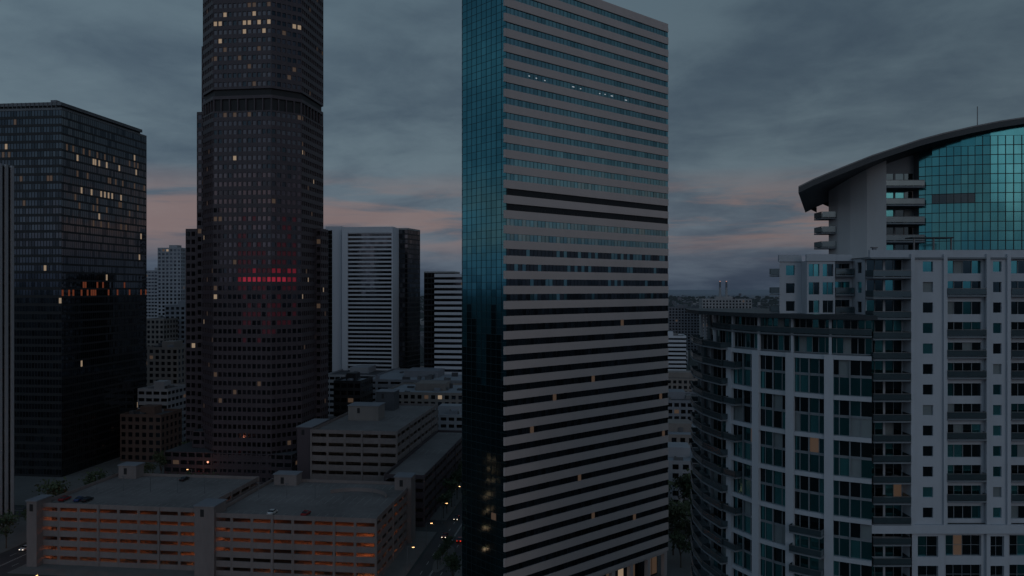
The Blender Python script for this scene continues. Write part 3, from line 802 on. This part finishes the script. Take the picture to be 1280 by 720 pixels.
def lamp_mesh():
    m=M(); m.box(-.09,.09,-.09,.09,.12,8,'steel'); m.box(-.05,2.0,-.05,.05,8.002,8.12,'steel'); m.box(1.5,2.2,-.16,.16,7.9,7.998,'street_bulb'); m.box(-.2,.2,-.2,.2,0,.6,'steel')
    o=m.obj('l'); me=o.data; bpy.data.objects.remove(o); return me
LM=lamp_mesh()
def lamp(p,a,pw=0):
    o=bpy.data.objects.new('street_lamp',LM); scene.collection.objects.link(o); o.location=(p[0],p[1],.1); o.rotation_euler=(0,0,a)
    if pw:
        l=bpy.data.lights.new('lamp_light','POINT'); l.energy=pw; l.color=(1,.34,.18); l.shadow_soft_size=.4
        lo=bpy.data.objects.new('lamp_light',l); scene.collection.objects.link(lo); lo.parent=o; lo.location=(1.8,0,7.4)
for i in range(8): lamp(offs(RC,U,V,-7.6,8+i*26),0,0)
for i in range(9): lamp(offs(RC,U,V,-131.6 if i%2 else -148.5,-8+i*22),math.pi if i%2 else 0,200 if i<7 else 0)
for i in range(7): lamp(offs(RC,U,V,-150+i*22,-31),math.pi/2,60)

# ================================================================= distant city
used=[]
def clash(q,d):
    for u_ in used:
        if abs(u_[0]-q[0])<42 and abs(u_[1]-q[1])<42: return True
    for (x0,x1,d0,d1) in ((390,600,400,680),(170,245,400,560),(170,245,600,690),(800,905,440,530),(800,905,590,670),(800,870,740,810)):
        px=640+1000*q[0]/q[1]
        if x0-45<px<x1 and d0-35<d<d1: return True
    used.append(q); return False
def distant():
    b=M(); t=M()
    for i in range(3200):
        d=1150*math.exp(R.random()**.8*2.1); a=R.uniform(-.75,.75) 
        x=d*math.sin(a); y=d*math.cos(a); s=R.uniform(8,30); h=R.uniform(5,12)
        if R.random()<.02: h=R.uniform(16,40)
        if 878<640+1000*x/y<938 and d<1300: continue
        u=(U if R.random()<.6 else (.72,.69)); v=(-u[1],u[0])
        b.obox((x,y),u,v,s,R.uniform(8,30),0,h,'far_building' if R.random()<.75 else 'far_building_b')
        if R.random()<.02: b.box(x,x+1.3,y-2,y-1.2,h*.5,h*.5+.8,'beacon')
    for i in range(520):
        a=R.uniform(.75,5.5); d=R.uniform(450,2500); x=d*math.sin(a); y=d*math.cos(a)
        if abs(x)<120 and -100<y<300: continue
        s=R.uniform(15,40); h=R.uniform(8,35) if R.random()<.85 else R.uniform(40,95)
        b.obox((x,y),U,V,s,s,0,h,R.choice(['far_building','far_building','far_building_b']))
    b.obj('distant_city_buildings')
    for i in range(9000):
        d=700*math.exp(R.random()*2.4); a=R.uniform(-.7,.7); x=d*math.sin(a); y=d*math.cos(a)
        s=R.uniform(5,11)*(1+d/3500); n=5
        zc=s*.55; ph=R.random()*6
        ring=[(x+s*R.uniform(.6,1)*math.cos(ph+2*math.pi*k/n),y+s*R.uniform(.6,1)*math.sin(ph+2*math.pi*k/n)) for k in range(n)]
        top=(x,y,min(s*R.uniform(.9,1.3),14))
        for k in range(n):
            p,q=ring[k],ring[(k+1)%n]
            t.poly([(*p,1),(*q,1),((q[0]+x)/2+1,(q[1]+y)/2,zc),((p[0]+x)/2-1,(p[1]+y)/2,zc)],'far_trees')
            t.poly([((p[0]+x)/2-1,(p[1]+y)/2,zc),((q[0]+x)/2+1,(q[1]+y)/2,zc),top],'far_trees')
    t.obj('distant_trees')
    for i in range(60):
        d=R.uniform(480,1050); px=R.choice([R.uniform(150,240),R.uniform(395,590),R.uniform(800,900)])
        q=(PX(px,d),d)
        if clash(q,d): continue
        simple_building('low_rise_building',q,U,V,R.uniform(18,38),R.uniform(18,35),R.uniform(7,19),R.choice(['tan_wall','grey_concrete','brick','pale_wall']),DG,l=.2,units=3,roof=R.choice(['dark_roof','pale_roof']),pen=False)
distant()

# ================================================================= world
w=bpy.data.worlds.new('World'); scene.world=w; w.use_nodes=True; nt=w.node_tree
bg=nt.nodes['Background']
tc=nn(nt,'ShaderNodeTexCoord'); sp=nn(nt,'ShaderNodeSeparateXYZ'); nt.links.new(tc.outputs['Generated'],sp.inputs[0])
X,Y,Z=sp.outputs
zc=math_n(nt,'MAXIMUM',Z,0.0)
den=math_n(nt,'ADD',zc,.16)
cb=nn(nt,'ShaderNodeCombineXYZ'); nt.links.new(math_n(nt,'DIVIDE',X,den),cb.inputs[0]); nt.links.new(math_n(nt,'DIVIDE',Y,den),cb.inputs[1])
def noise(vec,s,det,ro,off=0,dist=0):
    n=nn(nt,'ShaderNodeTexNoise'); n.inputs['Scale'].default_value=s; n.inputs['Detail'].default_value=det; n.inputs['Roughness'].default_value=ro; n.inputs['Distortion'].default_value=dist
    mp=nn(nt,'ShaderNodeMapping'); mp.inputs['Location'].default_value=(off,off*.7,off*.3); nt.links.new(vec,mp.inputs['Vector']); nt.links.new(mp.outputs[0],n.inputs['Vector']); return n.outputs[0]
c1=noise(cb.outputs[0],.9,7,.52,3.1,.3)
c2=noise(cb.outputs[0],3.2,7,.6,9.0,.3)
cl=math_n(nt,'ADD',math_n(nt,'MULTIPLY',c1,.72),math_n(nt,'MULTIPLY',c2,.28))
mr=nn(nt,'ShaderNodeMapRange'); mr.interpolation_type='SMOOTHSTEP'
nt.links.new(cl,mr.inputs[0]); mr.inputs[1].default_value=.37; mr.inputs[2].default_value=.63; mr.inputs[3].default_value=.0; mr.inputs[4].default_value=1.
cloud=mr.outputs[0]
rp=nn(nt,'ShaderNodeValToRGB'); nt.links.new(Z,rp.inputs[0]); cr=rp.color_ramp
cr.elements[0].position=0.0; cr.elements[0].color=(.044,.064,.098,1)
cr.elements[1].position=1.0; cr.elements[1].color=(.064,.096,.132,1)
for p,c in ((.03,(.066,.090,.128,1)),(.08,(.086,.115,.154,1)),(.16,(.080,.118,.154,1)),(.35,(.064,.100,.136,1))):
    el=cr.elements.new(p); el.color=c
dark=mixc(nt,1.0,rp.outputs[0],(.72,.74,.78),'MULTIPLY')
lite=mixc(nt,1.0,rp.outputs[0],(1.45,1.38,1.27),'MULTIPLY')
sky=mixc(nt,cloud,dark,lite)
cb2=nn(nt,'ShaderNodeCombineXYZ'); nt.links.new(math_n(nt,'MULTIPLY',X,3.4),cb2.inputs[0]); nt.links.new(math_n(nt,'MULTIPLY',Y,3.4),cb2.inputs[1]); nt.links.new(math_n(nt,'MULTIPLY',Z,30.),cb2.inputs[2])
s1=noise(cb2.outputs[0],1.1,6,.6,1.7,.4)
ms=nn(nt,'ShaderNodeMapRange'); ms.interpolation_type='SMOOTHSTEP'; nt.links.new(s1,ms.inputs[0]); ms.inputs[1].default_value=.41; ms.inputs[2].default_value=.57
rb=nn(nt,'ShaderNodeValToRGB'); nt.links.new(Z,rb.inputs[0]); e=rb.color_ramp
e.elements[0].position=.03; e.elements[0].color=(0,0,0,1); e.elements[1].position=.145; e.elements[1].color=(0,0,0,1)
for p in (.065,.10):
    q=e.elements.new(p); q.color=(1,1,1,1)
pf=math_n(nt,'MULTIPLY',math_n(nt,'MULTIPLY',ms.outputs[0],rb.outputs[0]),.66)
sky=mixc(nt,pf,sky,(.235,.160,.148))
back=math_n(nt,'MULTIPLY',math_n(nt,'MAXIMUM',math_n(nt,'SUBTRACT',0.1,Y),0.0),1.5)
side=math_n(nt,'MULTIPLY',X,-.26)
br=math_n(nt,'ADD',math_n(nt,'ADD',back,side),1.0)
vm=nn(nt,'ShaderNodeVectorMath',operation='SCALE'); nt.links.new(sky,vm.inputs[0]); nt.links.new(br,vm.inputs['Scale'])
ns=nn(nt,'ShaderNodeTexSky'); ns.sky_type='NISHITA'; ns.sun_disc=False; ns.sun_elevation=math.radians(2); ns.sun_rotation=math.radians(200)
vs=nn(nt,'ShaderNodeVectorMath',operation='SCALE'); nt.links.new(ns.outputs[0],vs.inputs[0]); vs.inputs['Scale'].default_value=.002
va=nn(nt,'ShaderNodeVectorMath',operation='ADD'); nt.links.new(vm.outputs[0],va.inputs[0]); nt.links.new(vs.outputs[0],va.inputs[1])
nt.links.new(va.outputs[0],bg.inputs[0]); bg.inputs[1].default_value=1.0

sl=bpy.data.lights.new('sun','SUN'); sl.energy=.12; sl.angle=math.radians(25); sl.color=(1,.84,.78)
so=bpy.data.objects.new('sun',sl); scene.collection.objects.link(so)
dirv=Vector((-.35,.9,-.3)); so.rotation_euler=dirv.to_track_quat('-Z','Y').to_euler()

cam=bpy.data.cameras.new('camera'); cam.lens=36*F/1280; cam.sensor_width=36; cam.clip_start=1; cam.clip_end=60000
co=bpy.data.objects.new('camera',cam); scene.collection.objects.link(co); co.location=(0,0,H); co.rotation_euler=(math.radians(90),0,0)
scene.camera=co
scene.view_settings.view_transform='Standard'; scene.view_settings.look='None'; scene.view_settings.exposure=0
